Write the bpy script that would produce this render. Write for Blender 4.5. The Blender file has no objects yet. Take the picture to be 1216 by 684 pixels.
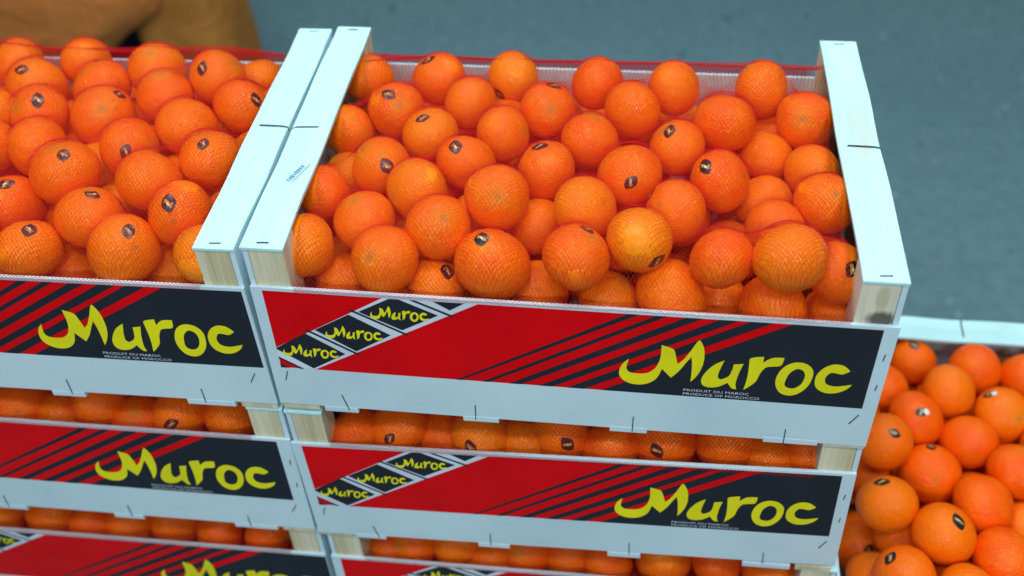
import bpy, bmesh, math, random
import numpy as np
from mathutils import Vector, Matrix, Quaternion
from mathutils.geometry import tessellate_polygon

random.seed(11)
rng = np.random.default_rng(11)
S = bpy.context.scene
COL = S.collection

# ------------------------------------------------------------------ camera
cd = bpy.data.cameras.new('camera')
cam = bpy.data.objects.new('camera', cd)
COL.objects.link(cam)
cam.location = (0.3058, -0.5735, 0.5627)
cam.rotation_euler = (0.8684, 0.0484, 0.1162)
cd.sensor_width = 36.0
cd.sensor_fit = 'HORIZONTAL'
cd.lens = 1284.6 / 1216 * 36.0
cd.shift_y = -114.0 / 1216          # the photograph is the lower part of a taller frame
cd.clip_start = 0.02
cd.clip_end = 200
cd.dof.use_dof = True
cd.dof.focus_distance = 0.88
cd.dof.aperture_fstop = 3.7
S.camera = cam

# ------------------------------------------------------------------ light: a hall with rows of ceiling lamps
w = bpy.data.worlds.new('World')
S.world = w
w.use_nodes = True
bg = w.node_tree.nodes['Background']
bg.inputs[0].default_value = (0.70, 0.88, 1.0, 1)
bg.inputs[1].default_value = 0.14
for (lx, ly, le) in ((-0.75, 0.30, 10), (0.25, 0.40, 10), (1.25, 0.30, 10), (-0.75, -0.90, 10), (0.25, -0.80, 10), (1.25, -0.90, 10),
                     (-0.75, -2.30, 20), (0.35, -2.30, 20), (1.45, -2.30, 20), (-0.3, 1.7, 12), (1.0, 1.7, 12)):  # front row added, and stronger, to brighten the crate fronts
    ld = bpy.data.lights.new('ceiling_lamp', 'AREA')
    ld.shape = 'RECTANGLE'
    ld.size = 0.50
    ld.size_y = 0.10
    ld.energy = le
    ld.color = (0.90, 0.98, 1.0)
    lo = bpy.data.objects.new('ceiling_lamp', ld)
    lo.location = (lx, ly, 1.75)
    COL.objects.link(lo)

S.view_settings.view_transform = 'Standard'
S.view_settings.look = 'None'
S.view_settings.exposure = 0.0
S.view_settings.gamma = 1.0
S.view_settings.use_curve_mapping = False

# ------------------------------------------------------------------ materials
class NT:
    def __init__(s, name):
        s.m = bpy.data.materials.new(name)
        s.m.use_nodes = True
        s.t = s.m.node_tree
        s.b = s.t.nodes['Principled BSDF']
    def n(s, typ, **kw):
        nd = s.t.nodes.new(typ)
        for k, v in kw.items():
            if k.startswith('_'):
                setattr(nd, k[1:], v)
            else:
                nd.inputs[k.replace('__', ' ')].default_value = v
        return nd
    def l(s, a, b):
        s.t.links.new(a, b)
    def ramp(s, src, stops):
        r = s.n('ShaderNodeValToRGB')
        e = r.color_ramp.elements
        while len(e) < len(stops):
            e.new(0.5)
        for el, (p, c) in zip(e, stops):
            el.position = p
            el.color = (*c, 1) if len(c) == 3 else c
        s.l(src, r.inputs[0])
        return r.outputs[0]
    def mix(s, fac, a, b, mode='MIX'):
        m = s.n('ShaderNodeMix', _data_type='RGBA', _blend_type=mode)
        for sock, v in ((m.inputs[0], fac), (m.inputs[6], a), (m.inputs[7], b)):
            if hasattr(v, 'links') or hasattr(v, 'is_output'):
                s.l(v, sock)
            elif isinstance(v, (int, float)):
                sock.default_value = v
            else:
                sock.default_value = (*v, 1)
        return m.outputs[2]
    def math(s, op, a, b=0.0, c=0.0):
        m = s.n('ShaderNodeMath', _operation=op)
        for i, v in enumerate((a, b, c)):
            if hasattr(v, 'is_output'):
                s.l(v, m.inputs[i])
            else:
                m.inputs[i].default_value = v
        return m.outputs[0]
    def coord(s, scale=(1, 1, 1), rand=True):
        tc = s.n('ShaderNodeTexCoord')
        mp = s.n('ShaderNodeMapping')
        mp.inputs['Scale'].default_value = scale
        s.l(tc.outputs['Object'], mp.inputs['Vector'])
        if rand:
            oi = s.n('ShaderNodeObjectInfo')
            mul = s.math('MULTIPLY', oi.outputs['Random'], 37.0)
            cb = s.n('ShaderNodeCombineXYZ')
            s.l(mul, cb.inputs[0]); s.l(mul, cb.inputs[1]); s.l(mul, cb.inputs[2])
            s.l(cb.outputs[0], mp.inputs['Location'])
        return mp.outputs[0]
    def noise(s, vec, scale, detail=4.0, rough=0.55, dist=0.0):
        n = s.n('ShaderNodeTexNoise')
        n.inputs['Scale'].default_value = scale
        n.inputs['Detail'].default_value = detail
        n.inputs['Roughness'].default_value = rough
        n.inputs['Distortion'].default_value = dist
        s.l(vec, n.inputs['Vector'])
        return n.outputs['Fac']
    def bump(s, h, strength, dist):
        b = s.n('ShaderNodeBump')
        b.inputs['Strength'].default_value = strength
        b.inputs['Distance'].default_value = dist
        s.l(h, b.inputs['Height'])
        s.l(b.outputs[0], s.b.inputs['Normal'])
        s.l(b.outputs[0], s.b.inputs['Coat Normal'])

def flat(name, col, rough=0.5, spec=0.5, metal=0.0, var=0.0, scale=60.0):
    t = NT(name)
    if var:
        v = t.coord()
        f = t.noise(v, scale)
        c = t.ramp(f, ((0.3, tuple(k * (1 - var) for k in col)), (0.7, tuple(min(1, k * (1 + var)) for k in col))))
        t.l(c, t.b.inputs['Base Color'])
    else:
        t.b.inputs['Base Color'].default_value = (*col, 1)
    t.b.inputs['Roughness'].default_value = rough
    t.b.inputs['Specular IOR Level'].default_value = spec
    t.b.inputs['Metallic'].default_value = metal
    return t.m

def wood(name, c0, c1, grain, knots=None, spots=0.0, rough=0.62):
    """sawn softwood; grain = stretch of the noise per axis; knots = list of (x,y,z,radius,colour)"""
    t = NT(name)
    v = t.coord(grain)
    a = t.noise(v, 1.0, 5, 0.6, 0.6)
    b = t.noise(v, 0.22, 2, 0.5, 0.3)
    f = t.math('MULTIPLY_ADD', b, 0.6, t.math('MULTIPLY', a, 0.5))
    c = t.ramp(f, ((0.36, c0), (0.52, tuple((i + j) / 2 for i, j in zip(c0, c1))), (0.68, c1)))
    if spots:
        v2 = t.coord((1, 1, 1))
        s = t.noise(v2, 22.0, 3, 0.6)
        m = t.ramp(s, ((0.60, (0, 0, 0)), (0.74, (spots,) * 3)))
        c = t.mix(m, c, (0.42, 0.36, 0.25))
    tc = t.n('ShaderNodeTexCoord')
    for (x, y, z, r, kc, k) in (knots or []):
        sb = t.n('ShaderNodeVectorMath', _operation='SUBTRACT')
        sb.inputs[1].default_value = (x, y, z)
        t.l(tc.outputs['Object'], sb.inputs[0])
        sc = t.n('ShaderNodeVectorMath', _operation='MULTIPLY')
        sc.inputs[1].default_value = tuple(1.0 / q for q in r)
        t.l(sb.outputs[0], sc.inputs[0])
        ln = t.n('ShaderNodeVectorMath', _operation='LENGTH')
        t.l(sc.outputs[0], ln.inputs[0])
        wob = t.math('ADD', ln.outputs['Value'], t.math('MULTIPLY', t.math('SUBTRACT', a, 0.5), 0.7))
        m = t.ramp(wob, ((0.55, (k,) * 3), (1.0, (0, 0, 0))))
        c = t.mix(m, c, kc)
    t.l(c, t.b.inputs['Base Color'])
    t.b.inputs['Roughness'].default_value = rough
    t.b.inputs['Specular IOR Level'].default_value = 0.3
    t.bump(a, 0.4, 0.0008)
    return t.m

M = {}
M['slat'] = wood('pale_sawn_slat', (0.44, 0.74, 0.78), (0.51, 0.82, 0.85), (260, 9, 260), spots=0.22)
M['slat_stain'] = wood('pale_stained_slat', (0.44, 0.74, 0.78), (0.51, 0.82, 0.85), (260, 9, 260),
                       knots=[(0.487, 0.192, 0, (0.017, 0.050, 0.03), (0.46, 0.48, 0.39), 0.6), (0.484, 0.150, 0, (0.012, 0.016, 0.03), (0.50, 0.50, 0.39), 0.45)])
M['post'] = wood('pine_post', (0.50, 0.42, 0.23), (0.76, 0.71, 0.53), (230, 230, 8))
M['post_knot'] = wood('pine_post_knot', (0.60, 0.56, 0.42), (0.76, 0.72, 0.57), (230, 230, 8),
                      knots=[(0.485, 0.003, -0.0405, (0.0135, 0.02, 0.0105), (0.075, 0.06, 0.05), 0.9), (0.483, 0.003, -0.018, (0.006, 0.02, 0.016), (0.42, 0.36, 0.2), 0.5)])
M['pallet'] = wood('pallet_wood', (0.22, 0.17, 0.11), (0.38, 0.31, 0.21), (40, 6, 40))

def board(name):
    t = NT(name)
    v = t.coord()
    a = t.noise(v, 9.0, 4)
    b = t.noise(v, 420.0, 2)
    c = t.ramp(a, ((0.3, (0.54, 0.71, 0.80)), (0.6, (0.62, 0.79, 0.87)), (0.8, (0.65, 0.80, 0.86))))
    d = t.noise(v, 45.0, 5, 0.65)
    m = t.ramp(d, ((0.66, (0, 0, 0)), (0.80, (0.35,) * 3)))
    c = t.mix(m, c, (0.40, 0.43, 0.42))
    t.l(c, t.b.inputs['Base Color'])
    t.b.inputs['Roughness'].default_value = 0.48
    t.b.inputs['Specular IOR Level'].default_value = 0.35
    t.bump(b, 0.12, 0.0004)
    return t.m
M['board'] = board('white_hardboard')
M['edge'] = flat('raw_board_edge', (0.55, 0.57, 0.56), 0.7, 0.2, var=0.2, scale=200)

def ink(name, col):
    t = NT(name)
    v = t.coord()
    a = t.noise(v, 14.0, 5, 0.6)
    c = t.ramp(a, ((0.25, tuple(k * 0.86 for k in col)), (0.75, tuple(k * 1.12 for k in col))))
    sc = t.noise(v, 160.0, 4, 0.7, 0.4)
    m = t.ramp(sc, ((0.735, (0, 0, 0)), (0.82, (0.25,) * 3)))
    c = t.mix(m, c, (0.35, 0.36, 0.38))
    t.l(c, t.b.inputs['Base Color'])
    r = t.ramp(t.noise(v, 30.0, 3), ((0.3, (0.30,) * 3), (0.7, (0.46,) * 3)))
    t.l(r, t.b.inputs['Roughness'])
    t.b.inputs['Specular IOR Level'].default_value = 0.06
    return t.m
M['red'] = ink('red_print', (0.74, 0.0012, 0.004))
M['black'] = ink('navy_black_print', (0.020, 0.024, 0.034))
M['white'] = ink('white_print', (0.66, 0.74, 0.86))
M['yellow'] = ink('yellow_print', (0.86, 0.79, 0.012))
M['steel'] = flat('staple_wire', (0.05, 0.055, 0.07), 0.5, 0.5, 0.6)
M['inkblue'] = flat('blue_stamp_ink', (0.16, 0.27, 0.42), 0.7, 0.2)
M['stblack'] = flat('sticker_black', (0.012, 0.012, 0.014), 0.30, 0.5)
M['stgold'] = flat('sticker_gold', (0.50, 0.24, 0.03), 0.35, 0.5)
M['stwhite'] = flat('sticker_white', (0.72, 0.72, 0.70), 0.35, 0.5)

def peel(name='clementine_peel', g=1.0):
    t = NT(name)
    tc = t.n('ShaderNodeTexCoord')
    oi = t.n('ShaderNodeObjectInfo')
    v = t.coord()
    base = t.ramp(oi.outputs['Random'], ((0.0, (0.90, 0.115 * g, 0.002)), (0.35, (0.92, 0.150 * g, 0.002)), (0.70, (0.93, 0.180 * g, 0.002)), (0.92, (0.93, 0.22 * g, 0.003)), (1.0, (0.93, 0.27 * g, 0.004))))
    big = t.noise(v, 1.5, 3, 0.55)
    base = t.mix(t.ramp(big, ((0.40, (0, 0, 0)), (0.72, (0.55,) * 3))), base, (0.94, 0.25 * g, 0.004))
    mott = t.noise(v, 9.0, 4, 0.6)
    base = t.mix(t.ramp(mott, ((0.45, (0, 0, 0)), (0.75, (0.28,) * 3))), base, (0.86, 0.095, 0.002))
    # stem end: greenish ring and a small brown button; blossom end: a faint scar
    nz = t.n('ShaderNodeVectorMath', _operation='NORMALIZE')
    t.l(tc.outputs['Object'], nz.inputs[0])
    sep = t.n('ShaderNodeSeparateXYZ')
    t.l(nz.outputs[0], sep.inputs[0])
    z = t.math('ADD', sep.outputs[2], t.math('MULTIPLY', t.math('SUBTRACT', mott, 0.5), 0.012))
    base = t.mix(t.ramp(z, ((0.86, (0, 0, 0)), (0.985, (0.40,) * 3))), base, (0.72, 0.27, 0.014))
    base = t.mix(t.ramp(z, ((0.988, (0, 0, 0)), (0.994, (0.55,) * 3))), base, (0.42, 0.22, 0.05))
    base = t.mix(t.ramp(t.math('MULTIPLY', z, -1.0), ((0.9930, (0, 0, 0)), (0.9965, (0.50,) * 3))), base, (0.42, 0.14, 0.03))
    sp = t.noise(v, 26.0, 2, 0.5)
    base = t.mix(t.ramp(sp, ((0.74, (0, 0, 0)), (0.78, (0.45,) * 3))), base, (0.45, 0.13, 0.02))
    t.l(base, t.b.inputs['Base Color'])
    t.b.inputs['Roughness'].default_value = 0.34
    t.b.inputs['Specular IOR Level'].default_value = 0.08
    t.b.inputs['Coat Weight'].default_value = 0.34
    t.b.inputs['Coat Roughness'].default_value = 0.13
    t.b.inputs['Coat IOR'].default_value = 1.45
    t.b.inputs['Subsurface Weight'].default_value = 0.05
    t.b.inputs['Subsurface Radius'].default_value = (1.0, 0.35, 0.06)
    t.b.inputs['Subsurface Scale'].default_value = 0.004
    vo = t.n('ShaderNodeTexVoronoi', _feature='SMOOTH_F1')
    vo.inputs['Scale'].default_value = 21.0
    t.l(v, vo.inputs['Vector'])
    pit = t.ramp(vo.outputs['Distance'], ((0.05, (0, 0, 0)), (0.45, (1, 1, 1))))
    hsum = t.math('MULTIPLY_ADD', t.noise(v, 6.0, 2), 0.40, t.math('MULTIPLY', pit, 0.8))
    t.bump(hsum, 0.26, 0.030)
    return t.m
M['peel'] = peel()
M['peel_deep'] = peel('deep_orange_peel', 0.80)        # the low crate holds a redder lot

def netmat():
    t = NT('red_net_plastic')
    t.b.inputs['Base Color'].default_value = (0.76, 0.028, 0.040, 1)
    t.b.inputs['Roughness'].default_value = 0.35
    t.b.inputs['Specular IOR Level'].default_value = 0.2
    t.b.inputs['Transmission Weight'].default_value = 0.0
    tr = t.n('ShaderNodeBsdfTranslucent')
    tr.inputs[0].default_value = (0.88, 0.035, 0.055, 1)
    mx = t.n('ShaderNodeMixShader')
    mx.inputs[0].default_value = 0.5
    t.l(t.b.outputs[0], mx.inputs[1]); t.l(tr.outputs[0], mx.inputs[2])
    t.l(mx.outputs[0], t.t.nodes['Material Output'].inputs[0])
    return t.m
M['net'] = netmat()

def concrete():
    t = NT('hall_floor_concrete')
    tc = t.n('ShaderNodeTexCoord')
    v = tc.outputs['Object']
    a = t.noise(v, 1.6, 6, 0.6)
    b = t.noise(v, 30.0, 5, 0.7)
    c = t.ramp(a, ((0.3, (0.128, 0.250, 0.288)), (0.7, (0.176, 0.318, 0.362))))
    c = t.mix(t.ramp(b, ((0.35, (0.85,) * 3), (0.62, (0.0,) * 3))), c, (0.106, 0.218, 0.260))
    sp = t.noise(v, 55.0, 2, 0.5)
    c = t.mix(t.ramp(sp, ((0.712, (0, 0, 0)), (0.735, (0.9,) * 3))), c, (0.52, 0.56, 0.58))
    dk = t.noise(v, 21.0, 2, 0.5)
    c = t.mix(t.ramp(dk, ((0.72, (0, 0, 0)), (0.745, (0.8,) * 3))), c, (0.05, 0.055, 0.06))
    gr = t.noise(v, 260.0, 3, 0.7)
    c = t.mix(t.ramp(gr, ((0.30, (0.55,) * 3), (0.62, (0.0,) * 3))), c, (0.080, 0.160, 0.188))
    # long faint scuffs
    mp = t.n('ShaderNodeMapping')
    mp.inputs['Scale'].default_value = (1.0, 14.0, 1.0)
    mp.inputs['Rotation'].default_value = (0, 0, 0.4)
    t.l(v, mp.inputs['Vector'])
    scf = t.noise(mp.outputs[0], 2.2, 5, 0.7)
    c = t.mix(t.ramp(scf, ((0.60, (0, 0, 0)), (0.72, (0.35,) * 3))), c, (0.165, 0.29, 0.33))
    t.l(c, t.b.inputs['Base Color'])
    t.b.inputs['Roughness'].default_value = 0.6
    t.b.inputs['Specular IOR Level'].default_value = 0.35
    t.bump(b, 0.2, 0.003)
    return t.m
M['floor'] = concrete()

def sackmat(name, c0, c1):
    t = NT(name)
    v = t.coord()
    a = t.noise(v, 5.0, 5, 0.6)
    c = t.ramp(a, ((0.3, c0), (0.7, c1)))
    t.l(c, t.b.inputs['Base Color'])
    t.b.inputs['Roughness'].default_value = 0.75
    t.b.inputs['Specular IOR Level'].default_value = 0.2
    t.bump(t.noise(v, 11.0, 4, 0.6, 0.8), 0.7, 0.02)
    return t.m
M['sack'] = sackmat('brown_kraft_paper', (0.36, 0.145, 0.028), (0.46, 0.190, 0.038))
M['sack_red'] = sackmat('russet_kraft_paper', (0.42, 0.130, 0.030), (0.55, 0.190, 0.042))
M['navy'] = sackmat('navy_cloth', (0.008, 0.010, 0.030), (0.016, 0.018, 0.05))

# ------------------------------------------------------------------ helpers
def link(name, me, mat=None, parent=None):
    o = bpy.data.objects.new(name, me)
    if mat is not None:
        for m in (mat if isinstance(mat, (list, tuple)) else [mat]):
            me.materials.append(m)
    COL.objects.link(o)
    if parent is not None:
        o.parent = parent
    return o
def empty(name, loc=(0, 0, 0), rz=0.0):
    o = bpy.data.objects.new(name, None)
    o.empty_display_size = 0.05
    o.location = loc
    o.rotation_euler = (0, 0, rz)
    COL.objects.link(o)
    return o
def tag(o, label=None, cat=None, group=None, kind=None):
    for k, v in (('label', label), ('category', cat), ('group', group), ('kind', kind)):
        if v:
            o[k] = v
    return o
def mesh_from(name, verts, faces, mats=None, smooth=False):
    me = bpy.data.meshes.new(name)
    me.from_pydata([tuple(v) for v in verts], [], faces)
    if mats:
        me.polygons.foreach_set('material_index', mats)
    if smooth:
        me.polygons.foreach_set('use_smooth', [True] * len(me.polygons))
    me.update()
    return me
def box_mesh(name, lo, hi, bev=0.0008, jit=0.0, cuts=0):
    bm = bmesh.new()
    bmesh.ops.create_cube(bm, size=1.0)
    c = [(a + b) / 2 for a, b in zip(lo, hi)]
    d = [b - a for a, b in zip(lo, hi)]
    for v in bm.verts:
        v.co = Vector((c[0] + v.co.x * d[0], c[1] + v.co.y * d[1], c[2] + v.co.z * d[2]))
    ax = d.index(max(d))
    if cuts:
        ed = [e for e in bm.edges if abs((e.verts[0].co - e.verts[1].co)[ax]) > d[ax] * 0.9]
        bmesh.ops.subdivide_edges(bm, edges=ed, cuts=cuts, use_grid_fill=True)
        if jit:
            for v in bm.verts:
                k = [0, 0, 0]
                f = (v.co[ax] - lo[ax]) / d[ax] * 9.0
                for q in range(3):
                    if q != ax:
                        s = 1 if v.co[q] > c[q] else -1
                        k[q] = jit * math.sin(f * (1.3 + 0.4 * q + 0.25 * s) + s * 2.0 + lo[0] * 31 + q)
                v.co += Vector(k)
    if bev:
        ed = [e for e in bm.edges if e.calc_face_angle(0) > 0.5]
        bmesh.ops.bevel(bm, geom=ed, offset=bev, segments=2, affect='EDGES', profile=0.6)
    me = bpy.data.meshes.new(name)
    bm.to_mesh(me)
    bm.free()
    return me
def tube(verts, faces, pts, r, n=5):
    """append a small round wire through pts"""
    pts = [Vector(p) for p in pts]
    base0 = len(verts)
    for i, p in enumerate(pts):
        d = (pts[min(i + 1, len(pts) - 1)] - pts[max(i - 1, 0)]).normalized()
        u = d.orthogonal().normalized()
        v = d.cross(u)
        for k in range(n):
            a = 2 * math.pi * k / n
            verts.append(p + (u * math.cos(a) + v * math.sin(a)) * r)
    for i in range(len(pts) - 1):
        for k in range(n):
            a = base0 + i * n + k
            b = base0 + i * n + (k + 1) % n
            faces.append((a, b, b + n, a + n))
    faces.append(tuple(base0 + k for k in range(n))[::-1])
    faces.append(tuple(base0 + (len(pts) - 1) * n + k for k in range(n)))

FLOOR_Z = -1.0677
W, D, P = 0.5, 0.3221, 0.1935          # crate length, depth, stacking pitch
ZT, ZB, SW = 0.0409, 0.1857, 0.0339   # panel top / bottom below the slat top, slat width

# ------------------------------------------------------------------ setting
fl = link('floor', mesh_from('floor', [(-12, -10, FLOOR_Z), (12, -10, FLOOR_Z), (12, 14, FLOOR_Z), (-12, 14, FLOOR_Z)], [(0, 1, 2, 3)]), M['floor'])
tag(fl, 'grey blue concrete hall floor with pale specks and scuffs', 'floor', kind='structure')

# ------------------------------------------------------------------ printed label (flat ink layers on the front panel)
RECT = (0.0095, 0.0035, 0.4885, 0.0958)     # s0, t0, s1, t1 on the panel, t measured down from its top edge
def clip(poly, rect=RECT):
    for ax, lim, sg in ((0, rect[0], 1), (0, rect[2], -1), (1, rect[1], 1), (1, rect[3], -1)):
        out = []
        for i in range(len(poly)):
            a, b = poly[i - 1], poly[i]
            ia, ib = (a[ax] - lim) * sg >= 0, (b[ax] - lim) * sg >= 0
            if ia != ib:
                k = (lim - a[ax]) / (b[ax] - a[ax])
                out.append((a[0] + (b[0] - a[0]) * k, a[1] + (b[1] - a[1]) * k))
            if ib:
                out.append(b)
        poly = out
        if not poly:
            return []
    return poly
GLYPH = {
 'M': [(.3012,.0549),(.2969,.0605),(.2942,.0686),(.2945,.0758),(.2986,.0817),(.3054,.0851),(.314,.0847),(.3209,.0804),(.3252,.0738),(.3278,.064),(.3304,.0675),(.3355,.0741),(.3408,.0663),(.3458,.0558),(.3498,.0474),(.3508,.0552),(.3513,.0666),(.3512,.0776),(.3543,.0726),(.3576,.0645),(.3596,.0543),(.3596,.043),(.3578,.0335),(.3549,.0276),(.3527,.0305),(.3487,.0409),(.3437,.0518),(.3395,.057),(.3386,.0523),(.337,.0441),(.3354,.0401),(.331,.0378),(.3259,.0361),(.3261,.0439),(.3255,.0537),(.3227,.0634),(.3173,.0698),(.3098,.0718),(.3022,.0706),(.2996,.0651)],
 'a': [(.3756,.0492),(.3685,.0547),(.3626,.0639),(.3596,.0729),(.3609,.0801),(.3663,.0827),(.3738,.081),(.3804,.0755),(.3844,.0821),(.388,.0823),(.3867,.0757),(.3882,.0625),(.3906,.0515),(.3831,.0531),(.3825,.0597),(.3804,.0677),(.3747,.0721),(.3722,.0695),(.3729,.0613)],
 'r': [(.3955,.0442),(.4052,.0417),(.4052,.0487),(.4115,.0425),(.4206,.0415),(.4192,.0506),(.4129,.0524),(.4079,.0541),(.4045,.0613),(.4023,.0711),(.3985,.0773),(.3935,.0829),(.3948,.0719),(.3951,.0603),(.3948,.0504)],
 'c': [(.472,.0519),(.4667,.0561),(.462,.0553),(.4574,.0555),(.4545,.0621),(.4565,.0688),(.4632,.0709),(.4695,.0696),(.4758,.0675),(.4729,.0733),(.4661,.0785),(.4578,.0797),(.4507,.0758),(.4474,.0689),(.4476,.0588),(.452,.0498),(.4587,.0452),(.4652,.0456),(.4693,.0485)],
}
O_OUT = [(.4174,.0723),(.4181,.0607),(.4226,.0508),(.4303,.0457),(.4387,.0471),(.4442,.0541),(.4446,.0643),(.4421,.0745),(.4365,.0827),(.4293,.0859),(.4217,.0826)]
O_IN = [(.4245,.0715),(.426,.0612),(.4289,.0558),(.4325,.0531),(.4366,.0549),(.4388,.0598),(.4386,.0656),(.437,.0715),(.4334,.076),(.4296,.077),(.426,.0754)]
def smooth_loop(pts, k=3):
    out = []
    n = len(pts)
    for i in range(n):
        p0, p1, p2, p3 = (Vector(pts[(i + j) % n]) for j in (-1, 0, 1, 2))
        sharp = lambda a, b, c: (b - a).normalized().dot((c - b).normalized()) < 0.35
        m1 = Vector((0, 0)) if sharp(p0, p1, p2) else (p2 - p0) * 0.5
        m2 = Vector((0, 0)) if sharp(p1, p2, p3) else (p3 - p1) * 0.5
        for q in range(k):
            t = q / k
            h = p1 * (2*t**3 - 3*t*t + 1) + m1 * (t**3 - 2*t*t + t) + p2 * (-2*t**3 + 3*t*t) + m2 * (t**3 - t*t)
            out.append((h.x, h.y))
    return out
class Print:
    def __init__(s):
        s.v, s.f, s.m = [], [], []
    def poly(s, pts, layer, mi):
        if len(pts) < 3:
            return
        b = len(s.v)
        y = -0.00012 - 0.00010 * layer
        s.v += [(p[0], y, -ZT - p[1]) for p in pts]
        for tri in tessellate_polygon([[Vector((p[0], p[1], 0)) for p in pts]]):
            a, c, d = (s.v[b + k] for k in tri)
            ar = (c[0] - a[0]) * (d[2] - a[2]) - (c[2] - a[2]) * (d[0] - a[0])
            tri = tri if ar > 0 else tri[::-1]
            s.f.append(tuple(b + k for k in tri)); s.m.append(mi)
    def ring(s, o, i, layer, mi):
        b = len(s.v); n = len(o)
        y = -0.00012 - 0.00010 * layer
        s.v += [(p[0], y, -ZT - p[1]) for p in o] + [(p[0], y, -ZT - p[1]) for p in i]
        for k in range(n):
            s.f.append((b + k, b + (k + 1) % n, b + n + (k + 1) % n, b + n + k)); s.m.append(mi)
    def mesh(s, name):
        return mesh_from(name, s.v, s.f, s.m)

pr = Print()                                       # materials: 0 red, 1 black, 2 white
s0, t0, s1, t1 = RECT
pr.poly([(s0, t0), (s1, t0), (s1, t1), (s0, t1)], 0, 0)
SH = 1.5                                           # slant of the stripes, ds per dt
def slant(bot, wb, wt, top=None):
    x1 = bot + SH * (t1 - t0) if top is None else top
    return [(bot, t1), (bot + wb, t1), (x1 + wt, t0), (x1, t0)]
for b, wb, wt in ((0.1600, 0.0040, 0.0090), (0.1815, 0.0060, 0.0085), (0.2040, 0.0100, 0.0130), (0.2290, 0.0110, 0.0150), (0.2520, 0.0140, 0.0175)):
    pr.poly(clip(slant(b, wb, wt)), 1, 1)
pr.poly(clip([(0.2800, t1), (0.60, t1), (0.60, t0), (0.4220, t0)]), 1, 1)
# band of diamonds
pr.poly(clip([(0.0, 0.0775), (0.1110, 0.0005), (0.1870, 0.0005), (0.0380, 0.0965), (0.0300, 0.0965), (0.0, 0.0775)][:5]), 1, 2)
for dd in ([(.0085,.0722),(.0372,.0507),(.0683,.0732),(.0382,.0945)], [(.0462,.0458),(.0770,.0248),(.1094,.0462),(.0782,.0688)], [(.0856,.0209),(.1120,.0037),(.1200,.0037),(.1502,.0192),(.1195,.0392)]):
    pr.poly(clip(dd), 2, 1)
pr.poly(clip([(.1445,.0020),(.1740,.0020),(.1600,.0125)]), 2, 1)
def seg(a, b, w2):
    d = (Vector(b) - Vector(a)).normalized(); n = Vector((-d.y, d.x)) * w2
    return clip([tuple(Vector(a) + n), tuple(Vector(b) + n), tuple(Vector(b) - n), tuple(Vector(a) - n)])
for a, b in (((.0385,.0462),(.0800,.0728)), ((.0785,.0190),(.1235,.0445)), ((.1215,-.0010),(.1625,.0195)), ((-.005,.0735),(.035,.1005))):
    pr.poly(seg(a, b, .0011), 3, 1)
pr.poly(clip([(.0090,.0900),(.0180,.0965),(.0090,.0965)]), 3, 1)
LABEL = pr.mesh('printed_label')
for m in ('red', 'black', 'white'):
    LABEL.materials.append(M[m])
LETTERS = []                                       # one mesh for each letter
for fn, layer in [(lambda p: p, 2)] + [((lambda p, cx=cx, cy=cy: (cx + (p[0] - .385) * .262, cy + (p[1] - .0568) * .275)), 4) for cx, cy in ((.0385, .0725), (.0785, .0466), (.1188, .0200))]:
    for key in ('M', 'a', 'r', 'o', 'c'):
        pw = Print()
        if key == 'o':
            pw.ring([fn(p) for p in smooth_loop(O_OUT)], [fn(p) for p in smooth_loop(O_IN)], layer, 0)
        else:
            pw.poly([fn(p) for p in smooth_loop(GLYPH[key])], layer, 0)
        LETTERS.append(pw.mesh('letter'))
        LETTERS[-1].materials.append(M['yellow'])
def text_mesh(txt, size, s, t):
    cu = bpy.data.curves.new('small_print', 'FONT')
    cu.body = txt
    cu.size = size
    cu.resolution_u = 2
    o = bpy.data.objects.new('small_print', cu)
    COL.objects.link(o)
    me = bpy.data.meshes.new_from_object(o.evaluated_get(bpy.context.evaluated_depsgraph_get()))
    bpy.data.objects.remove(o)
    wdt = max(v.co.x for v in me.vertices)
    for v in me.vertices:
        v.co = Vector((s[0] + v.co.x / wdt * (s[1] - s[0]), -0.00034, -ZT - t + v.co.y))
    me.materials.clear()
    me.materials.append(M['white'])
    return me
SMALL = [text_mesh('PRODUIT DU MAROC', 0.0042, (.346, .3985), .0893), text_mesh('PRODUCE OF MOROCCO', 0.0042, (.346, .4073), .0940)]

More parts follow.
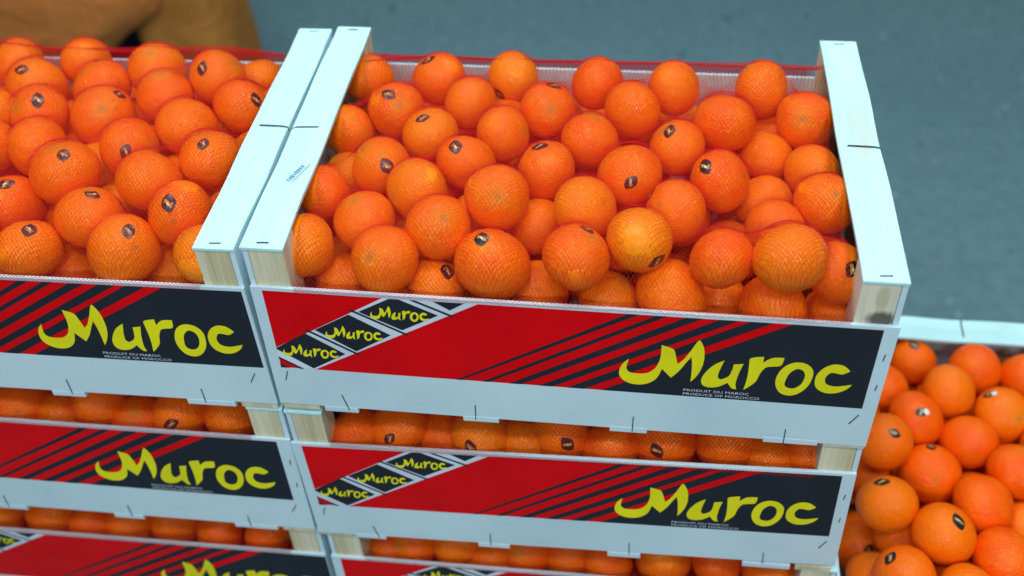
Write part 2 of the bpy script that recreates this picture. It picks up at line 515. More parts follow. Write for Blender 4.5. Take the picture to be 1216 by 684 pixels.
# ------------------------------------------------------------------ crate
def crate_meshes():
    q = {}
    q['front'] = box_mesh('front_panel', (0.0, 0.0, -ZB), (W, 0.0030, -ZT), 0.0005)
    q['back'] = box_mesh('back_panel', (0.0, D - 0.0030, -ZB), (W, D, -ZT), 0.0005)
    q['slat0'] = box_mesh('top_slat', (0.0, 0.0020, -0.0038), (SW, D - 0.0005, 0.0), 0.0007, 0.0005, 14)
    q['slat1'] = box_mesh('top_slat', (W - SW, 0.0020, -0.0038), (W, D - 0.0005, 0.0), 0.0007, 0.0005, 14)
    q['end0'] = box_mesh('end_board', (0.0008, 0.0032, -ZB), (0.0052, D - 0.0032, -0.0039), 0.0004)
    q['end1'] = box_mesh('end_board', (W - 0.0052, 0.0032, -ZB), (W - 0.0008, D - 0.0032, -0.0039), 0.0004)
    for k, (x, y) in enumerate(((0.0056, 0.0031), (W - 0.0336, 0.0031), (0.0056, D - 0.0301), (W - 0.0336, D - 0.0301))):
        q['post%d' % k] = box_mesh('corner_post', (x, y, -ZB + 0.0002), (x + 0.0280, y + 0.0270, -0.0039), 0.0008)
    for k, (x0, x1) in enumerate(((0.0395, 0.0695), (0.1620, 0.1930), (0.2880, 0.3195), (0.4160, 0.4605))):
        q['bot%d' % k] = box_mesh('bottom_slat', (x0, -0.0003, -ZB - 0.0066), (x1, D + 0.0003, -ZB - 0.0001), 0.0005)
    for k, x in enumerate((0.0015, W - 0.0345)):
        q['run%d' % k] = box_mesh('bottom_runner', (x, 0.0010, -P + 0.0001), (x + 0.0330, D - 0.0010, -ZB - 0.0001), 0.0006)
    q['base'] = box_mesh('base_sheet', (0.0345, 0.0032, -ZB + 0.0002), (W - 0.0345, D - 0.0032, -ZB + 0.0030), 0)
    for k, (a, b) in enumerate((((.058, .1270), (.0622, .1480)), ((.1740, .1275), (.1735, .1480)), ((.3078, .1275), (.3076, .1480)), ((.4330, .1290), (.4333, .1485)), ((.4872, .1035), (.4815, .1165)), ((.0140, .1005), (.0108, .1130)), ((.4945, .030), (.4938, .038)), ((.4948, .066), (.4942, .073)))):
        v, f = [], []
        tube(v, f, [(a[0], 0.0004, -ZT - a[1]), (a[0], -0.0004, -ZT - a[1] - .0006), (b[0], -0.0004, -ZT - b[1] + .0006), (b[0], 0.0004, -ZT - b[1])], 0.00042)
        q['staple%d' % k] = mesh_from('staple', v, f)
    for nm, x0 in (('slatst0', 0.0), ('slatst1', W - SW)):
        for k, y in enumerate((0.0075, D - 0.0065)):
            v, f = [], []
            tube(v, f, [(x0 + .0125, y, -.0006), (x0 + .0125, y, .0004), (x0 + .0215, y + .0006, .0004), (x0 + .0215, y + .0006, -.0006)], 0.0005)
            q[nm + str(k)] = mesh_from('staple', v, f)
    v, f = [], []
    tube(v, f, [(-.0004, .1500, -.003), (.0006, .1525, .0005), (.0040, .1545, .0007), (.0230, .1560, .0006), (.0235, .1560, -.0006)], 0.00075)
    q['wire0'] = mesh_from('tie_wire', v, f)
    v, f = [], []
    tube(v, f, [(W + .0003, .1585, -.003), (W - .0010, .1590, .0006), (W - .0060, .1600, .0006), (W - .0265, .1605, .0006), (W - .0268, .1605, -.0006)], 0.00075)
    q['wire1'] = mesh_from('tie_wire', v, f)
    mm = dict(front='board', back='board', end0='board', end1='board', base='board', wire0='steel', wire1='steel')
    for k, me in q.items():
        me.materials.append(M[mm.get(k) or ('steel' if 'st' in k and k[:4] != 'post' else 'slat' if k.startswith('slat') else 'board' if k.startswith('bot') else 'post')])
    return q
Q = crate_meshes()
def crate(loc, rz, label, roll=0.0, skew=0.0, drop=0.0, shift=0.0):
    r = empty('fruit_crate', loc, rz)
    r.rotation_euler = (0, roll, rz)
    tag(r, label, 'crate', 'white printed fruit crates stacked in the hall')
    part = {}
    fp = link('front_panel', Q['front'], None, r)
    c = Vector((W / 2, 0, -(ZT + ZB) / 2))     # nailed on a little askew
    fp.rotation_euler = (0, skew, 0)
    fp.location = c - Matrix.Rotation(skew, 3, 'Y') @ c + Vector((0, 0, drop))
    prints = [link('printed_label', LABEL, None, fp)] + [link('letter', me, None, fp) for me in LETTERS] + [link('small_print', me, None, fp) for me in SMALL]
    for o in prints:                              # printed a little off register
        o.location.x = shift
    for k in range(8):
        link('staple', Q['staple%d' % k], None, fp)
    link('back_panel', Q['back'], None, r)
    for k in (0, 1):
        s = part['slat%d' % k] = link('top_slat', Q['slat%d' % k], None, r)
        for j in (0, 1):
            link('staple', Q['slatst%d%d' % (k, j)], None, s)
        link('tie_wire', Q['wire%d' % k], None, s)
        link('end_board', Q['end%d' % k], None, r)
        link('bottom_runner', Q['run%d' % k], None, r)
    for k in range(4):
        part['post%d' % k] = link('corner_post', Q['post%d' % k], None, r)
        link('bottom_slat', Q['bot%d' % k], None, r)
    link('base_sheet', Q['base'], None, r)
    return r, part
def own_material(o, m):
    o.data = o.data.copy()
    o.data.materials[0] = m

ROLL = {'C1': (.011, .0074, -.0020), 'C2': (0.0, -.0145, .0010), 'L2': (.002, .003, 0.0, -.002), 'L1': (0.0, 0.0, 0.0, .0085), 'L3': (0.0, 0.0, -.0015, .0110)}    # crate roll, panel skew, panel drop
CS = [((0, 0, .0045), 0.0), ((-.0024, -.0010, -P - .0006), .0040), ((.0033, .0005, -2 * P), 0.0), ((.001, .002, -3 * P), -.006), ((.003, -.002, -4 * P), .004)]
LS = [((-.5058, .0005, 0), .0018), ((-.5044, .0008, -P), -.0003), ((-.5032, .0016, -2 * P), .0006), ((-.505, .002, -3 * P), .003), ((-.504, -.002, -4 * P), -.002)]
ZR = -2 * P
RS = [((.8295, -.163, ZR), math.radians(90) - .016), ((.838, -.160, ZR - P), math.radians(90)), ((.838, -.164, ZR - 2 * P), math.radians(90) - .006)]
CL = ['topmost white crate of clementines, blue ink stamp on one slat, brown stain on another',
      'white crate of clementines directly under the crate with the ink-stamped slat',
      'white crate of clementines two below the crate with the ink-stamped slat',
      'white crate three below the crate with the ink-stamped slat',
      'white crate resting on the pallet at the foot of the stack with the ink-stamped slat']
LL = ['white crate of clementines topping its stack, in front of the brown sacks',
      'white crate of clementines second from the top in the stack before the brown sacks',
      'white crate of clementines third from the top in the stack before the brown sacks',
      'white crate fourth from the top in the stack before the brown sacks',
      'white crate resting on the pallet, lowest of the stack before the brown sacks']
RL = ['low white crate turned endwise, heaped with clementines, topping the lowest stack',
      'white crate turned endwise, second from the top of the lowest stack',
      'white crate turned endwise, resting on the small pallet']
crates = {}
for nm, spec, labs in (('C', CS, CL), ('L', LS, LL), ('R', RS, RL)):
    for k, ((loc, rz), lab) in enumerate(zip(spec, labs)):
        crates[nm + str(k + 1)] = crate(loc, rz, lab, *ROLL.get(nm + str(k + 1), ()))
c1 = crates['C1'][1]
own_material(c1['slat1'], M['slat_stain']); c1['slat1']['label'] = 'pale top slat with a brown stain'
own_material(c1['post1'], M['post_knot']); c1['post1']['label'] = 'pale corner post with a dark knot'
# faded, unreadable blue ink stamp along the slat
v, f = [], []
dirv = Vector((.008, .022, 0)).normalized(); nrm = Vector((dirv.y, -dirv.x, 0))
for k in range(8):
    c = Vector((.0165, .083, .00035)) + dirv * (k * .0029)
    hw, hh = dirv * (.0007 + .0003 * (k % 3)), nrm * (.0023 - .0004 * (k % 2))
    b = len(v); v += [c - hw - hh, c + hw - hh * .8, c + hw * .6 + hh, c - hw + hh]; f.append((b, b + 1, b + 2, b + 3))
c = Vector((.0195, .080, .00035)); b = len(v)
v += [c, c + nrm * .0006, c + nrm * .0006 + dirv * .027, c + dirv * .027]; f.append((b, b + 1, b + 2, b + 3))
st = link('ink_stamp', mesh_from('ink_stamp', v, f), M['inkblue'], c1['slat0'])

# ------------------------------------------------------------------ pallets under the stacks
def pallet(loc, sx, sy, label):
    r = empty('pallet', loc)
    tag(r, label, 'pallet', 'wooden pallets under the crate stacks')
    n = max(3, int(sy / 0.14))
    dk = box_mesh('deck_board', (0, 0, 0.082), (sx, 0.095, 0.0999), 0.002)
    st = box_mesh('deck_board', (0, 0, 0.0), (sx, 0.095, 0.016), 0.002)
    be = box_mesh('stringer', (0, 0, 0.0161), (0.09, sy, 0.0819), 0.002)
    for m in (dk, st, be):
        m.materials.append(M['pallet'])
    for k in range(n):
        o = link('deck_board', dk, None, r); o.location = (0, k * (sy - .095) / (n - 1), 0)
        if k % 2 == 0:
            o = link('deck_board', st, None, r); o.location = (0, k * (sy - .095) / (n - 1), 0)
    for k in range(3):
        o = link('stringer', be, None, r); o.location = (k * (sx - .09) / 2, 0, 0)
pallet((-.53, -.06, FLOOR_Z), 1.035, .42, 'brown wooden pallet carrying the two tall crate stacks side by side')
pallet((.513, -.19, FLOOR_Z), .34, .56, 'small brown wooden pallet carrying the lowest crate stack')

# ------------------------------------------------------------------ clementines
C1 = [
  (0.036,0.281,-0.029,0.0245), (0.035,0.196,-0.03,0.0253), (0.079,0.214,-0.017,0.0256,(-0.12,-0.34,0.93)), (0.11,0.266,-0.018,0.0257,(-0.35,-0.03,0.94)), (0.145,0.229,-0.018,0.0245),
  (0.116,0.18,-0.018,0.0252,(-0.16,-0.25,0.95)), (0.08,0.137,-0.021,0.025,(0.4,-0.7,0.59)), (0.154,0.142,-0.018,0.0254,(-0.23,-0.28,0.93)), (0.118,0.105,-0.019,0.0264), (0.078,0.074,-0.028,0.0253),
  (0.035,0.107,-0.029,0.0245), (0.042,0.15,-0.048,0.0245), (0.036,0.043,-0.03,0.0256), (0.104,0.031,-0.03,0.0269), (0.144,0.061,-0.02,0.026),
  (0.062,0.047,-0.071,0.0245), (0.141,0.038,-0.063,0.0245,(0.52,-0.11,0.85)), (0.18,0.273,-0.018,0.0245,(-0.46,-0.86,-0.2)), (0.217,0.222,-0.018,0.0253,(0.25,0.17,0.95)), (0.26,0.266,-0.018,0.0249),
  (0.294,0.226,-0.018,0.0263), (0.331,0.262,-0.018,0.0254), (0.181,0.184,-0.018,0.0251), (0.258,0.179,-0.018,0.0251), (0.224,0.135,-0.018,0.025,(-0.24,0.15,0.96)),
  (0.188,0.09,-0.011,0.0265), (0.295,0.133,-0.018,0.0275,(0.04,-0.88,0.47)), (0.334,0.173,-0.018,0.0245,(-0.36,-0.15,0.92)), (0.26,0.089,-0.018,0.026), (0.219,0.098,-0.049,0.0245),
  (0.333,0.091,-0.019,0.0251,(-0.85,0.26,0.45)), (0.257,0.033,-0.02,0.0267,(0.34,0.39,0.85)), (0.305,0.05,-0.014,0.026,(0.54,-0.83,-0.1)), (0.19,0.034,-0.033,0.0302,(-0.19,-0.09,0.98)), (0.224,0.045,-0.072,0.0245),
  (0.283,0.04,-0.074,0.0245), (0.332,0.034,-0.058,0.0295), (0.411,0.264,-0.018,0.0263), (0.375,0.205,-0.014,0.0272), (0.447,0.224,-0.023,0.0255),
  (0.413,0.199,-0.046,0.0245), (0.369,0.13,-0.018,0.0258,(-0.49,-0.31,0.82)), (0.45,0.17,-0.039,0.0245), (0.454,0.116,-0.026,0.0246), (0.408,0.138,-0.047,0.0245),
  (0.368,0.036,-0.018,0.0245), (0.418,0.032,-0.01,0.0278), (0.413,0.092,-0.036,0.0245), (0.458,0.047,-0.037,0.0245,(0.34,-0.56,0.76)), (0.411,0.033,-0.069,0.0288),
  (0.459,0.043,-0.085,0.0245), (0.369,0.058,-0.085,0.0245),
]
L1 = [
  (-0.106,0.255,-0.015,0.0275,(-0.17,-0.57,0.8)), (-0.174,0.27,-0.019,0.0278), (-0.254,0.283,-0.021,0.0257,(0.82,-0.53,0.22)), (-0.325,0.279,-0.022,0.0267), (-0.149,0.225,-0.017,0.0261),
  (-0.221,0.243,-0.023,0.0281), (-0.287,0.242,-0.02,0.0283,(-0.07,-0.39,0.92)), (-0.07,0.213,-0.018,0.026,(0.77,-0.29,0.57)), (-0.198,0.193,-0.019,0.0286,(0.65,0.27,0.71)), (-0.112,0.181,-0.019,0.0282),
  (-0.261,0.193,-0.019,0.0281,(0.33,-0.37,0.86)), (-0.152,0.145,-0.018,0.0276,(0.35,-0.78,0.52)), (-0.239,0.143,-0.019,0.0281), (-0.073,0.134,-0.018,0.0271,(0.05,-0.29,0.95)), (-0.117,0.102,-0.019,0.0287),
  (-0.196,0.107,-0.017,0.0296,(0.3,-0.2,0.93)), (-0.193,0.15,-0.048,0.0251), (-0.24,0.081,-0.035,0.0274,(0.18,-0.08,0.98)), (-0.16,0.066,-0.031,0.0285,(0.31,0.11,0.95)), (-0.077,0.067,-0.023,0.0268,(0,-0.51,0.86)),
  (-0.201,0.031,-0.038,0.0271,(0.34,-0.01,0.94)), (-0.117,0.033,-0.035,0.0289,(0.46,-0.14,0.87)), (-0.046,0.029,-0.031,0.0245), (-0.184,0.049,-0.082,0.0245), (-0.092,0.051,-0.077,0.0245),
  (-0.315,0.196,-0.025,0.0273), (-0.292,0.149,-0.026,0.027), (-0.081,0.29,-0.045,0.0258), (-0.29,0.096,-0.02,0.0283), (-0.257,0.032,-0.025,0.0278),
]
R1 = [
  (0.623,0.299,-0.418,0.0273,(-0.07,0.06,1)), (0.685,0.278,-0.402,0.0279), (0.58,0.243,-0.404,0.0276), (0.648,0.237,-0.394,0.0293), (0.606,0.195,-0.393,0.0296,(-0,-0.39,0.92)),
  (0.702,0.217,-0.405,0.0299,(-0.55,0.29,0.78)), (0.566,0.155,-0.384,0.0291,(0.17,-0.32,0.93)), (0.659,0.177,-0.404,0.0302), (0.614,0.136,-0.407,0.0303,(-0.07,0.46,0.89)), (0.697,0.136,-0.394,0.029),
  (0.656,0.095,-0.397,0.0304), (0.559,0.081,-0.386,0.0293,(-0.3,0.29,0.91)), (0.609,0.054,-0.39,0.0302,(0.24,-0.14,0.96)), (0.551,0.095,-0.481,0.0332,(0.08,-0.72,0.69)), (0.567,0.009,-0.399,0.0292,(-0.57,0.16,0.81)),
  (0.664,0.037,-0.4,0.0303), (0.739,0.27,-0.403,0.0286), (0.702,0.093,-0.429,0.0269), (0.58,0.074,-0.435,0.0265), (0.556,0.156,-0.437,0.0266),
  (0.625,0.033,-0.438,0.0265),
]
VAR = []
for k in range(6):
    bm = bmesh.new()
    bmesh.ops.create_icosphere(bm, subdivisions=4, radius=1.0)
    VAR.append((0.89 + 0.07 * rng.random(), rng.uniform(-0.019, 0.019, 6), bm))
def shape(n, var):
    ob, c, _ = var
    x, y, z = n
    f = 1.0 + c[0] * x * y * 2 + c[1] * (x * x - y * y) + c[2] * x * z * 2 + c[3] * math.sin(3 * x + 2 * y) + c[4] * math.sin(4 * y - 1 + 2 * z)
    ang = math.acos(max(-1, min(1, z)))
    f -= 0.050 * math.exp(-(ang / 0.20) ** 2) + 0.022 * math.exp(-((math.pi - ang) / 0.13) ** 2)
    az = math.atan2(y, x)
    f -= 0.008 * math.exp(-((ang - 0.3) / 0.25) ** 2) * (0.5 + 0.5 * math.cos(9 * az))
    return Vector((x * f, y * f, z * f * ob))
ORM = []
for k, var in enumerate(VAR):
    bm = var[2]
    for vv in bm.verts:
        vv.co = shape(tuple(vv.co.normalized()), var)
    for ff in bm.faces:
        ff.smooth = True
    me = bpy.data.meshes.new('clementine'); bm.to_mesh(me); bm.free()
    me.materials.append(M['peel'])
    ORM.append(me)
ORM_DEEP = []
for me in ORM:
    d = me.copy()
    d.materials[0] = M['peel_deep']
    ORM_DEEP.append(d)

def sticker(o, var, nl, r, tagged):
    """small black oval-diamond fruit sticker with a gold and white heart, laid on the peel"""
    nl = Vector(nl).normalized()
    a = random.uniform(0, 6.28)
    u = nl.orthogonal().normalized(); v_ = nl.cross(u)
    u, v_ = u * math.cos(a) + v_ * math.sin(a), v_ * math.cos(a) - u * math.sin(a)
    vs, fs, ms = [], [], []
    def patch(ax, ay, lift, mi, off=(0, 0), rot=0.0, pw_=1.25, n=14):
        b = len(vs)
        rings = (0.0, 0.5, 1.0)
        for q in rings:
            for k in range(n if q else 1):
                t = 2 * math.pi * k / n
                cx = math.copysign(abs(math.cos(t)) ** pw_, math.cos(t)) * ax * q
                cy = math.copysign(abs(math.sin(t)) ** pw_, math.sin(t)) * ay * q
                cx, cy = cx * math.cos(rot) - cy * math.sin(rot) + off[0], cx * math.sin(rot) + cy * math.cos(rot) + off[1]
                d = (nl + u * (cx / r) + v_ * (cy / r)).normalized()
                p = shape(tuple(d), var)
                vs.append(p * (1 + lift / r))
        for k in range(n):
            fs.append((b, b + 1 + k, b + 1 + (k + 1) % n)); ms.append(mi)
            fs.append((b + 1 + k, b + 1 + n + k, b + 1 + n + (k + 1) % n, b + 1 + (k + 1) % n)); ms.append(mi)
    g = random.uniform(.82, 1.12)
    patch(.0058 * g, .0080 * g, .00012, 0, pw_=1.35)
    patch(.0012 * g, .0046 * g, .00026, 1, (.0004, .0002), random.uniform(.2, .8), 1.1)
    patch(.0005 * g, .0016 * g, .00038, 2, (random.uniform(-.001, .001), random.uniform(-.0012, .0012)), random.uniform(.2, .8), 1.0)
    patch(.0006 * g, .0014 * g, .00026, 1, (-.0025 * g, .0016 * g), random.uniform(-1, 1), 1.0)
    patch(.0005 * g, .0012 * g, .00026, 1, (.0027 * g, -.0014 * g), random.uniform(-1, 1), 1.0)
    if tagged:
        patch(.0034, .0030, .00050, 2, (.0020, .0058), .5, 0.7)
    me = mesh_from('sticker', vs, fs, ms, True)
    for m in ('stblack', 'stgold', 'stwhite'):
        me.materials.append(M[m])
    return link('sticker', me, None, o)

WHERE = {'C1': 'in the top crate with the ink-stamped slat', 'L1': 'in the top crate before the brown sacks', 'R1': 'in the low crate turned endwise',
         'C2': 'glimpsed in the crate right under the ink-stamped one', 'C3': 'glimpsed in the crate two below the ink-stamped one',
         'L2': 'glimpsed in the second crate before the brown sacks', 'L3': 'glimpsed in the third crate before the brown sacks'}
PLACED = {k: [] for k in WHERE}
count = [0]
def clementine(where, x, y, z, r, st=None, tagged=False, low=False):
    k = random.randrange(6)
    o = link('clementine', (ORM_DEEP if where == 'R1' else ORM)[k])
    o.location = (x, y, z)
    o.scale = (r * 1.02,) * 3
    q = Quaternion(Vector((rng.normal(), rng.normal(), rng.normal())).normalized(), rng.uniform(0, 6.28))
    eye = (Vector(cam.location) - Vector((x, y, z))).normalized()
    while abs((q @ Vector((0, 0, 1))).dot(eye)) > 0.62:
        q = Quaternion(Vector((rng.normal(), rng.normal(), rng.normal())).normalized(), rng.uniform(0, 6.28))
    if random.random() < 0.20:                # a part of them shows the stem or blossom end
        q = Vector((rng.normal() * .5, -0.6 + rng.normal() * .4, .7)).to_track_quat('Z', 'Y')
        if random.random() < 0.5:
            q = q @ Quaternion((1, 0, 0), math.pi)
    o.rotation_mode = 'QUATERNION'
    o.rotation_quaternion = q
    if st is not None:
        sticker(o, VAR[k], q.inverted() @ Vector(st), r, tagged)
        lab = 'clementine with white-tagged black sticker, ' if tagged else 'orange clementine with a small black sticker, '
        grp = 'stickered clementines '
    else:
        lab, grp = 'orange clementine without a visible sticker, ', 'plain clementines '
    if low:
        lab, grp = 'orange clementine half hidden under others ', 'half hidden clementines '
    tag(o, lab + WHERE[where], 'clementine', grp + WHERE[where])
    PLACED[where].append((x, y, z, r))
    count[0] += 1

def fill(where, box, zr, nmax, keep=lambda c: True, ov=0.003, tries=30000, extra=()):
    have = list(PLACED[where]) + list(extra)
    x0, x1, y0, y1 = box
    cand = np.stack([rng.uniform(x0, x1, tries), rng.uniform(y0, y1, tries), rng.uniform(zr[0], zr[1], tries)], 1)
    cand = cand[np.argsort(-cand[:, 2])]
    arr = np.array(have) if have else np.zeros((0, 4))
    out = []
    for c in cand:
        R_ = rng.uniform(.0258, .0288)
        if not (x0 + R_ < c[0] < x1 - R_ and y0 + R_ < c[1] < y1 - R_):
            continue
        if len(arr) and not (np.linalg.norm(arr[:, :3] - c, axis=1) > arr[:, 3] + R_ - ov).all():
            continue
        arr = np.vstack([arr, [*c, R_]]); out.append((*map(float, c), float(R_)))
        if len(out) >= nmax:
            break
    return [q for q in out if keep(q)]
ICO = None
def packed(where, items, label):
    """the unseen lower layers, as one mass"""
    bm = bmesh.new(); bmesh.ops.create_icosphere(bm, subdivisions=2, radius=1.0)
    V = np.array([tuple(v.co) for v in bm.verts]); F = [tuple(v.index for v in f_.verts) for f_ in bm.faces]; bm.free()
    vs, fs = [], []
    for (x, y, z, r) in items:
        b = len(vs); vs += [(x + p[0] * r, y + p[1] * r, z + p[2] * r * .95) for p in V]; fs += [tuple(b + k for k in t) for t in F]
    o = link('packed_clementines', mesh_from('packed_clementines', vs, fs, None, True), M['peel'])
    tag(o, label, 'clementines', kind='stuff')

for where, tbl in (('C1', C1), ('L1', L1), ('R1', R1)):
    for k, t in enumerate(tbl):
        clementine(where, *t[:4], st=t[4] if len(t) > 4 else None, tagged=(where == 'R1' and k in (4, 5)))
bC = (.010, .490, .004, D - .004)
bL = (-.5058 + .010, -.5058 + .490, .004, D - .004)
bR = (.517, .824, -.126, .332)
for q in fill('C1', bC, (-.098, -.045), 60, extra=[(x, D - .03, -.045, .012) for x in np.linspace(.03, .47, 20)]): clementine('C1', *q, low=True)
for q in fill('L1', bL, (-.021, -.012), 40, lambda c: -.40 < c[0] < -.17): clementine('L1', *q)
for q in fill('L1', bL, (-.098, -.045), 60, lambda c: c[0] > -.30, extra=[(x, D - .03, -.045, .012) for x in np.linspace(-.48, -.03, 20)]): clementine('L1', *q, low=True)
for q in fill('R1', bR, (ZR - .022, ZR - .012), 40): clementine('R1', *q)
for q in fill('R1', bR, (ZR - .098, ZR - .045), 60, lambda c: c[0] < .70 and c[1] > -.06): clementine('R1', *q, low=True)
# rows seen through the gaps between stacked crates (x, z below the slat top, radius, stickered)
ROWS = {
 'C2': [(.050,.060,.0262,0),(.092,.052,.0272,1),(.130,.068,.0255,0),(.169,.052,.0275,1),(.207,.066,.0260,0),(.243,.050,.0270,1),(.289,.056,.0265,0),(.336,.050,.0290,1),(.392,.050,.0280,0),(.432,.062,.0262,0),(.466,.052,.0262,0)],
 'C3': [(.050,.066,.0262,0),(.078,.058,.0260,0),(.124,.056,.0275,0),(.160,.066,.0255,0),(.198,.056,.0272,0),(.240,.060,.0262,0),(.281,.056,.0265,0),(.338,.052,.0285,0),(.392,.052,.0272,0),(.444,.052,.0275,2)],
 'L2': [(.060,.054,.0270,0),(.112,.058,.0270,0),(.165,.054,.0272,0),(.215,.060,.0285,0),(.255,.070,.0255,0),(.296,.054,.0280,0),(.336,.066,.0260,0),(.378,.056,.0285,1),(.428,.058,.0265,0)],
 'L3': [(.060,.060,.0270,0),(.118,.062,.0275,0),(.176,.062,.0280,0),(.226,.066,.0262,0),(.268,.064,.0268,0),(.320,.062,.0272,0),(.372,.062,.0270,0),(.426,.060,.0268,0)]}
BASE = {'C2': CS[1], 'C3': CS[2], 'L2': LS[1], 'L3': LS[2]}
for where, row in ROWS.items():
    (bx, by, bz), rz = BASE[where]
    for k, (x, dz, r, stk) in enumerate(row):
        y = .0045 + r + .004 * ((k * 7) % 3)
        wx, wy = bx + x * math.cos(rz) - y * math.sin(rz), by + x * math.sin(rz) + y * math.cos(rz)
        clementine(where, wx, wy, bz - dz - .005, r, st=(random.uniform(-.3, .3), -.82, .45) if stk else None, tagged=(stk == 2))
# unseen layers
for where, box, z0 in (('C1', bC, 0.0), ('L1', bL, 0.0), ('R1', bR, ZR)):
    packed(where, fill(where, box, (z0 - ZB + .030, z0 - .03), 400, tries=9000, ov=.004), 'clementines packed below the top layers ' + WHERE[where])
for where in ('C2', 'C3', 'L2', 'L3'):
    (bx, by, bz), rz = BASE[where]
    packed(where, fill(where, (bx + .012, bx + .488, by + .022, by + D - .022), (bz - ZB + .030, bz - .034), 400, tries=9000, ov=.004), 'clementines packed behind and below the row ' + WHERE[where])

for nm, spec, words in (('C', CS, 'ink-stamped crate stack'), ('L', LS, 'stack before the brown sacks'), ('R', RS, 'lowest stack of endwise crates')):
    for k in (range(3, 5) if nm != 'R' else range(1, 3)):
        (bx, by, bz), rz = spec[k]
        box = (bx + .012, bx + .488, by + .010, by + D - .010) if nm != 'R' else (bx - D + .010, bx - .010, by + .012, by + .488)
        PLACED['low'] = []
        packed('low', fill('low', box, (bz - ZB + .030, bz - .036), 400, tries=9000, ov=.004), 'clementines packed in the %s crate from the top, %s' % ({1: 'second', 2: 'third', 3: 'fourth', 4: 'fifth'}[k], words))

# ------------------------------------------------------------------ red mesh nets drawn over the fruit
def net(where, loc, rz, y1, label, zmax=0.004, cell=0.0034, wire=0.00014):
    ca, sa = math.cos(rz), math.sin(rz)
    sph = []
    for (x, y, z, r) in PLACED[where]:
        dx, dy = x - loc[0], y - loc[1]
        lx = dx * ca + dy * sa
        sph.append((lx, -dx * sa + dy * ca, z - loc[2] + lx * ROLL.get(where, (0,))[0], r * 1.02))
    xa, xb = 0.0362, W - 0.0362
    ya, yb = 0.0012, y1
    nx, ny = int((xb - xa) / cell) + 1, int((yb - ya) / cell) + 1
    X, Y = np.meshgrid(np.linspace(xa, xb, nx), np.linspace(ya, yb, ny), indexing='ij')
    ob = np.full(X.shape, -ZT - 0.035)
    for (x, y, z, r) in sph:
        d2 = (X - x) ** 2 + (Y - y) ** 2
        r *= 1.012
        m = d2 < r ** 2
        ob[m] = np.maximum(ob[m], z + np.sqrt(np.maximum(r * r - d2[m], 0)) + .0003)
    full = y1 > D * .8
    edge = -ZT + 0.0006
    ob[:, 0] = edge
    back = edge + 0.0080 + .0008 * np.sin(X[:, 0] * 23) + .0005 * np.sin(X[:, 0] * 61)
    if full:
        ob[:, -1] = back
    Z = ob.copy()
    for it in range(260):
        Pd = np.pad(Z, 1, mode='edge')
        av = (Pd[:-2, 1:-1] + Pd[2:, 1:-1] + Pd[1:-1, :-2] + Pd[1:-1, 2:]) / 4 - 0.00018
        Z = np.maximum(ob, av)
        Z[:, 0] = edge
        if full:
            Z[:, -1] = back
    if full:                                   # drawn tight from the last fruit to the back panel
        j0 = ny - int(.060 / cell)
        top = np.array([Z[max(0, i - 12):i + 13, j0 - 5:j0 + 6].max() for i in range(nx)])
        top = np.convolve(np.pad(top, 12, mode='edge'), np.ones(25) / 25, 'valid')
        for j in range(j0, ny):
            q = (j - j0) / (ny - 1 - j0)
            Z[:, j] = np.maximum(Z[:, j], (top * (1 - q) + back * q) * 1.0 - .004 * math.sin(math.pi * min(q * 1.0, 1.0)) * (1 - q))
    Z = np.minimum(Z, zmax + 0.03)
    Pn = np.stack([X, Y, Z], 2)
    Pn[1:-1, 1:-1, :2] += rng.normal(0, cell * .07, Pn[1:-1, 1:-1, :2].shape)
    # hem folded over the outer face of the front panel (and back panel)
    hem = np.stack([X[:, 0], np.full(nx, -0.0009), np.full(nx, -ZT - 0.0002)], 1)
    hem2 = np.stack([X[:, 0], np.full(nx, -0.0009), np.full(nx, -ZT - 0.0030) + rng.normal(0, .0004, nx)], 1)
    Pn = np.concatenate([hem2[:, None], hem[:, None], Pn], 1)
    if full:                                   # gathered edge drawn down behind the back panel
        Pn[:, -1, 1] = D + .0010
        down = [np.stack([X[:, 0], np.full(nx, D + .0010), back + (-ZT - .002 - back) * q], 1)[:, None] for q in (.33, .66, 1.0)]
        Pn = np.concatenate([Pn] + down, 1)
    grids = [Pn]
    if full:                                   # doubled, tightly gathered selvedge standing along the back panel
        sx = np.linspace(xa + .004, xb - .004, nx * 2)
        top = .0080 + .0008 * np.sin(sx * 23) + .0005 * np.sin(sx * 61) + rng.normal(0, .0003, len(sx))
        rows = [np.stack([sx, np.full(len(sx), D + .0014), -ZT + .0002 + top * k / 6], 1) for k in range(7)]
        grids.append(np.stack(rows, 1))
    A = np.concatenate([np.concatenate([Pn[:-1, :-1].reshape(-1, 3), Pn[1:, :-1].reshape(-1, 3)]) for Pn in grids])
    B = np.concatenate([np.concatenate([Pn[1:, 1:].reshape(-1, 3), Pn[:-1, 1:].reshape(-1, 3)]) for Pn in grids])
    d = B - A; d /= np.linalg.norm(d, axis=1)[:, None] + 1e-9
    up = np.array([0, 0, 1.0]); s_ = np.cross(d, up); s_ /= np.linalg.norm(s_, axis=1)[:, None] + 1e-9
    n_ = np.cross(s_, d)
    offs = [s_ * wire - n_ * wire * .5, -s_ * wire - n_ * wire * .5, n_ * wire]
    V = np.concatenate([A + o for o in offs] + [B + o for o in offs]).astype(np.float32)
    n = len(A); idx = np.arange(n)
    F = []
    for k in range(3):
        k2 = (k + 1) % 3
        F.append(np.stack([idx + k * n, idx + k2 * n, idx + (3 + k2) * n, idx + (3 + k) * n], 1))
    F = np.concatenate(F).astype(np.int32)
    me = bpy.data.meshes.new('red_net')
    me.vertices.add(len(V)); me.vertices.foreach_set('co', V.ravel())
    me.loops.add(F.size); me.loops.foreach_set('vertex_index', F.ravel())
    me.polygons.add(len(F)); me.polygons.foreach_set('loop_start', np.arange(0, F.size, 4, dtype=np.int32))
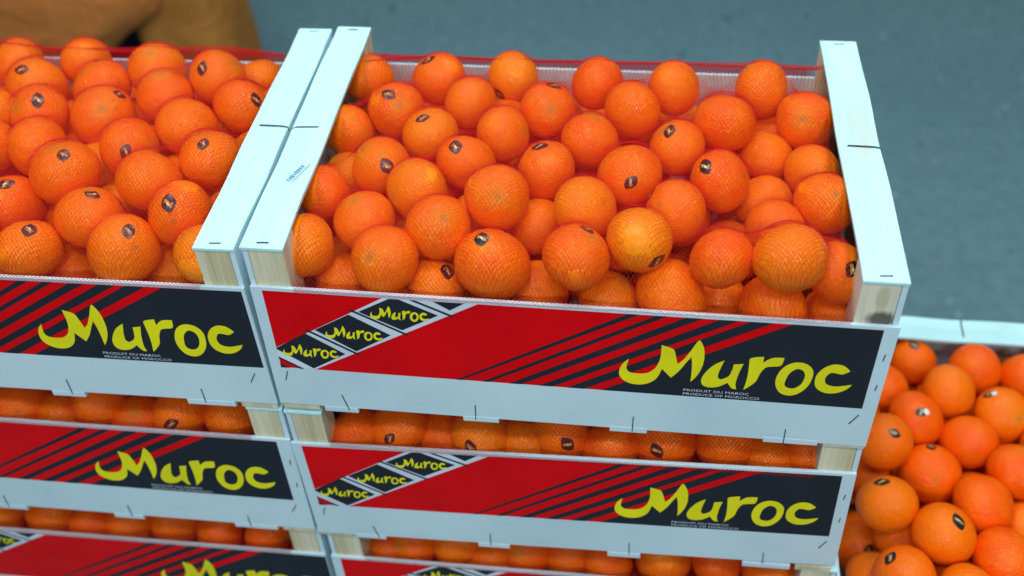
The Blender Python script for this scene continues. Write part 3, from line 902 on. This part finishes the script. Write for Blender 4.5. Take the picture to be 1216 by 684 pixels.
    me.update(calc_edges=True)
    o = link('red_net', me, M['net'])
    o.location = loc; o.rotation_euler = (0, ROLL.get(where, (0,))[0], rz)
    tag(o, label, 'net', 'red mesh nets over the fruit')
net('C1', *CS[0], D - .0012, 'fine red mesh net stretched over the clementines in the ink-stamped top crate')
net('L1', *LS[0], D - .0012, 'fine red mesh net stretched over the top crate before the brown sacks')
for k in (2, 3):
    net('C%d' % k, *CS[k - 1], .045, 'red mesh net edge along the panel of the crate %s the ink-stamped one' % ('right under' if k == 2 else 'two below'), zmax=-.012)
    net('L%d' % k, *LS[k - 1], .045, 'red mesh net edge along the panel of the %s crate before the brown sacks' % ('second' if k == 2 else 'third'), zmax=-.012)

# ------------------------------------------------------------------ brown sacks on the floor behind
def sack(name, base, secs, mat, label, seed):
    """stacked superellipse sections: (dz, dx, dy, half width, half depth)"""
    rg = random.Random(seed)
    n = 40
    vs, fs = [], []
    ph = [rg.uniform(0, 6.28) for _ in range(6)]
    z = [s[0] for s in secs]
    steps = 26
    for i in range(steps + 1):
        zz = z[0] + (z[-1] - z[0]) * i / steps
        j = max(k for k in range(len(secs) - 1) if secs[k][0] <= zz + 1e-9)
        a, b = secs[j], secs[j + 1]
        t = (zz - a[0]) / (b[0] - a[0]); t = t * t * (3 - 2 * t)
        dx, dy, hw, hd = (a[k] + (b[k] - a[k]) * t for k in (1, 2, 3, 4))
        for k in range(n):
            an = 2 * math.pi * k / n
            cx = math.copysign(abs(math.cos(an)) ** .55, math.cos(an)); cy = math.copysign(abs(math.sin(an)) ** .55, math.sin(an))
            wr = 1 + .025 * math.sin(3 * an + ph[0] + zz * 9) + .018 * math.sin(7 * an + ph[1] - zz * 23) + .012 * math.sin(zz * 55 + ph[2] + 2 * an)
            vs.append((dx + cx * hw * wr, dy + cy * hd * wr, zz))
    for i in range(steps):
        for k in range(n):
            a = i * n + k; b = i * n + (k + 1) % n
            fs.append((a, b, b + n, a + n))
    fs.append(tuple(range(n))[::-1]); fs.append(tuple(steps * n + k for k in range(n)))
    o = link(name, mesh_from(name, vs, fs, None, True), M[mat])
    o.location = base
    tag(o, label, 'sack')
sack('paper_sack', (-.80, 1.62, FLOOR_Z), [(0, 0, 0, .125, .12), (.06, 0, 0, .132, .14), (.24, .0, 0, .120, .13), (.40, -.015, 0, .112, .11), (.50, -.02, 0, .108, .08), (.56, -.02, 0, .110, .02)], 'sack', 'upright brown paper sack on the floor behind the crates', 3)
sack('paper_sack', (-1.40, 1.55, FLOOR_Z), [(0, -.02, 0, .20, .14), (.10, 0, 0, .21, .15), (.18, .04, 0, .23, .15), (.28, .18, 0, .28, .14), (.38, .29, 0, .29, .12), (.50, .32, 0, .28, .08), (.56, .32, 0, .25, .02)], 'sack_red', 'russet brown paper sack slumping sideways towards the upright sack', 5)
sack('cloth_bag', (-1.00, 1.84, FLOOR_Z), [(0, 0, 0, .20, .08), (.12, 0, 0, .20, .09), (.30, .02, 0, .18, .08), (.44, .03, 0, .12, .03)], 'navy', 'dark navy cloth bag tucked between the two brown sacks', 7)
print('clementines', count[0], 'tris', sum(len(o.data.polygons) for o in COL.objects if o.type == 'MESH'))
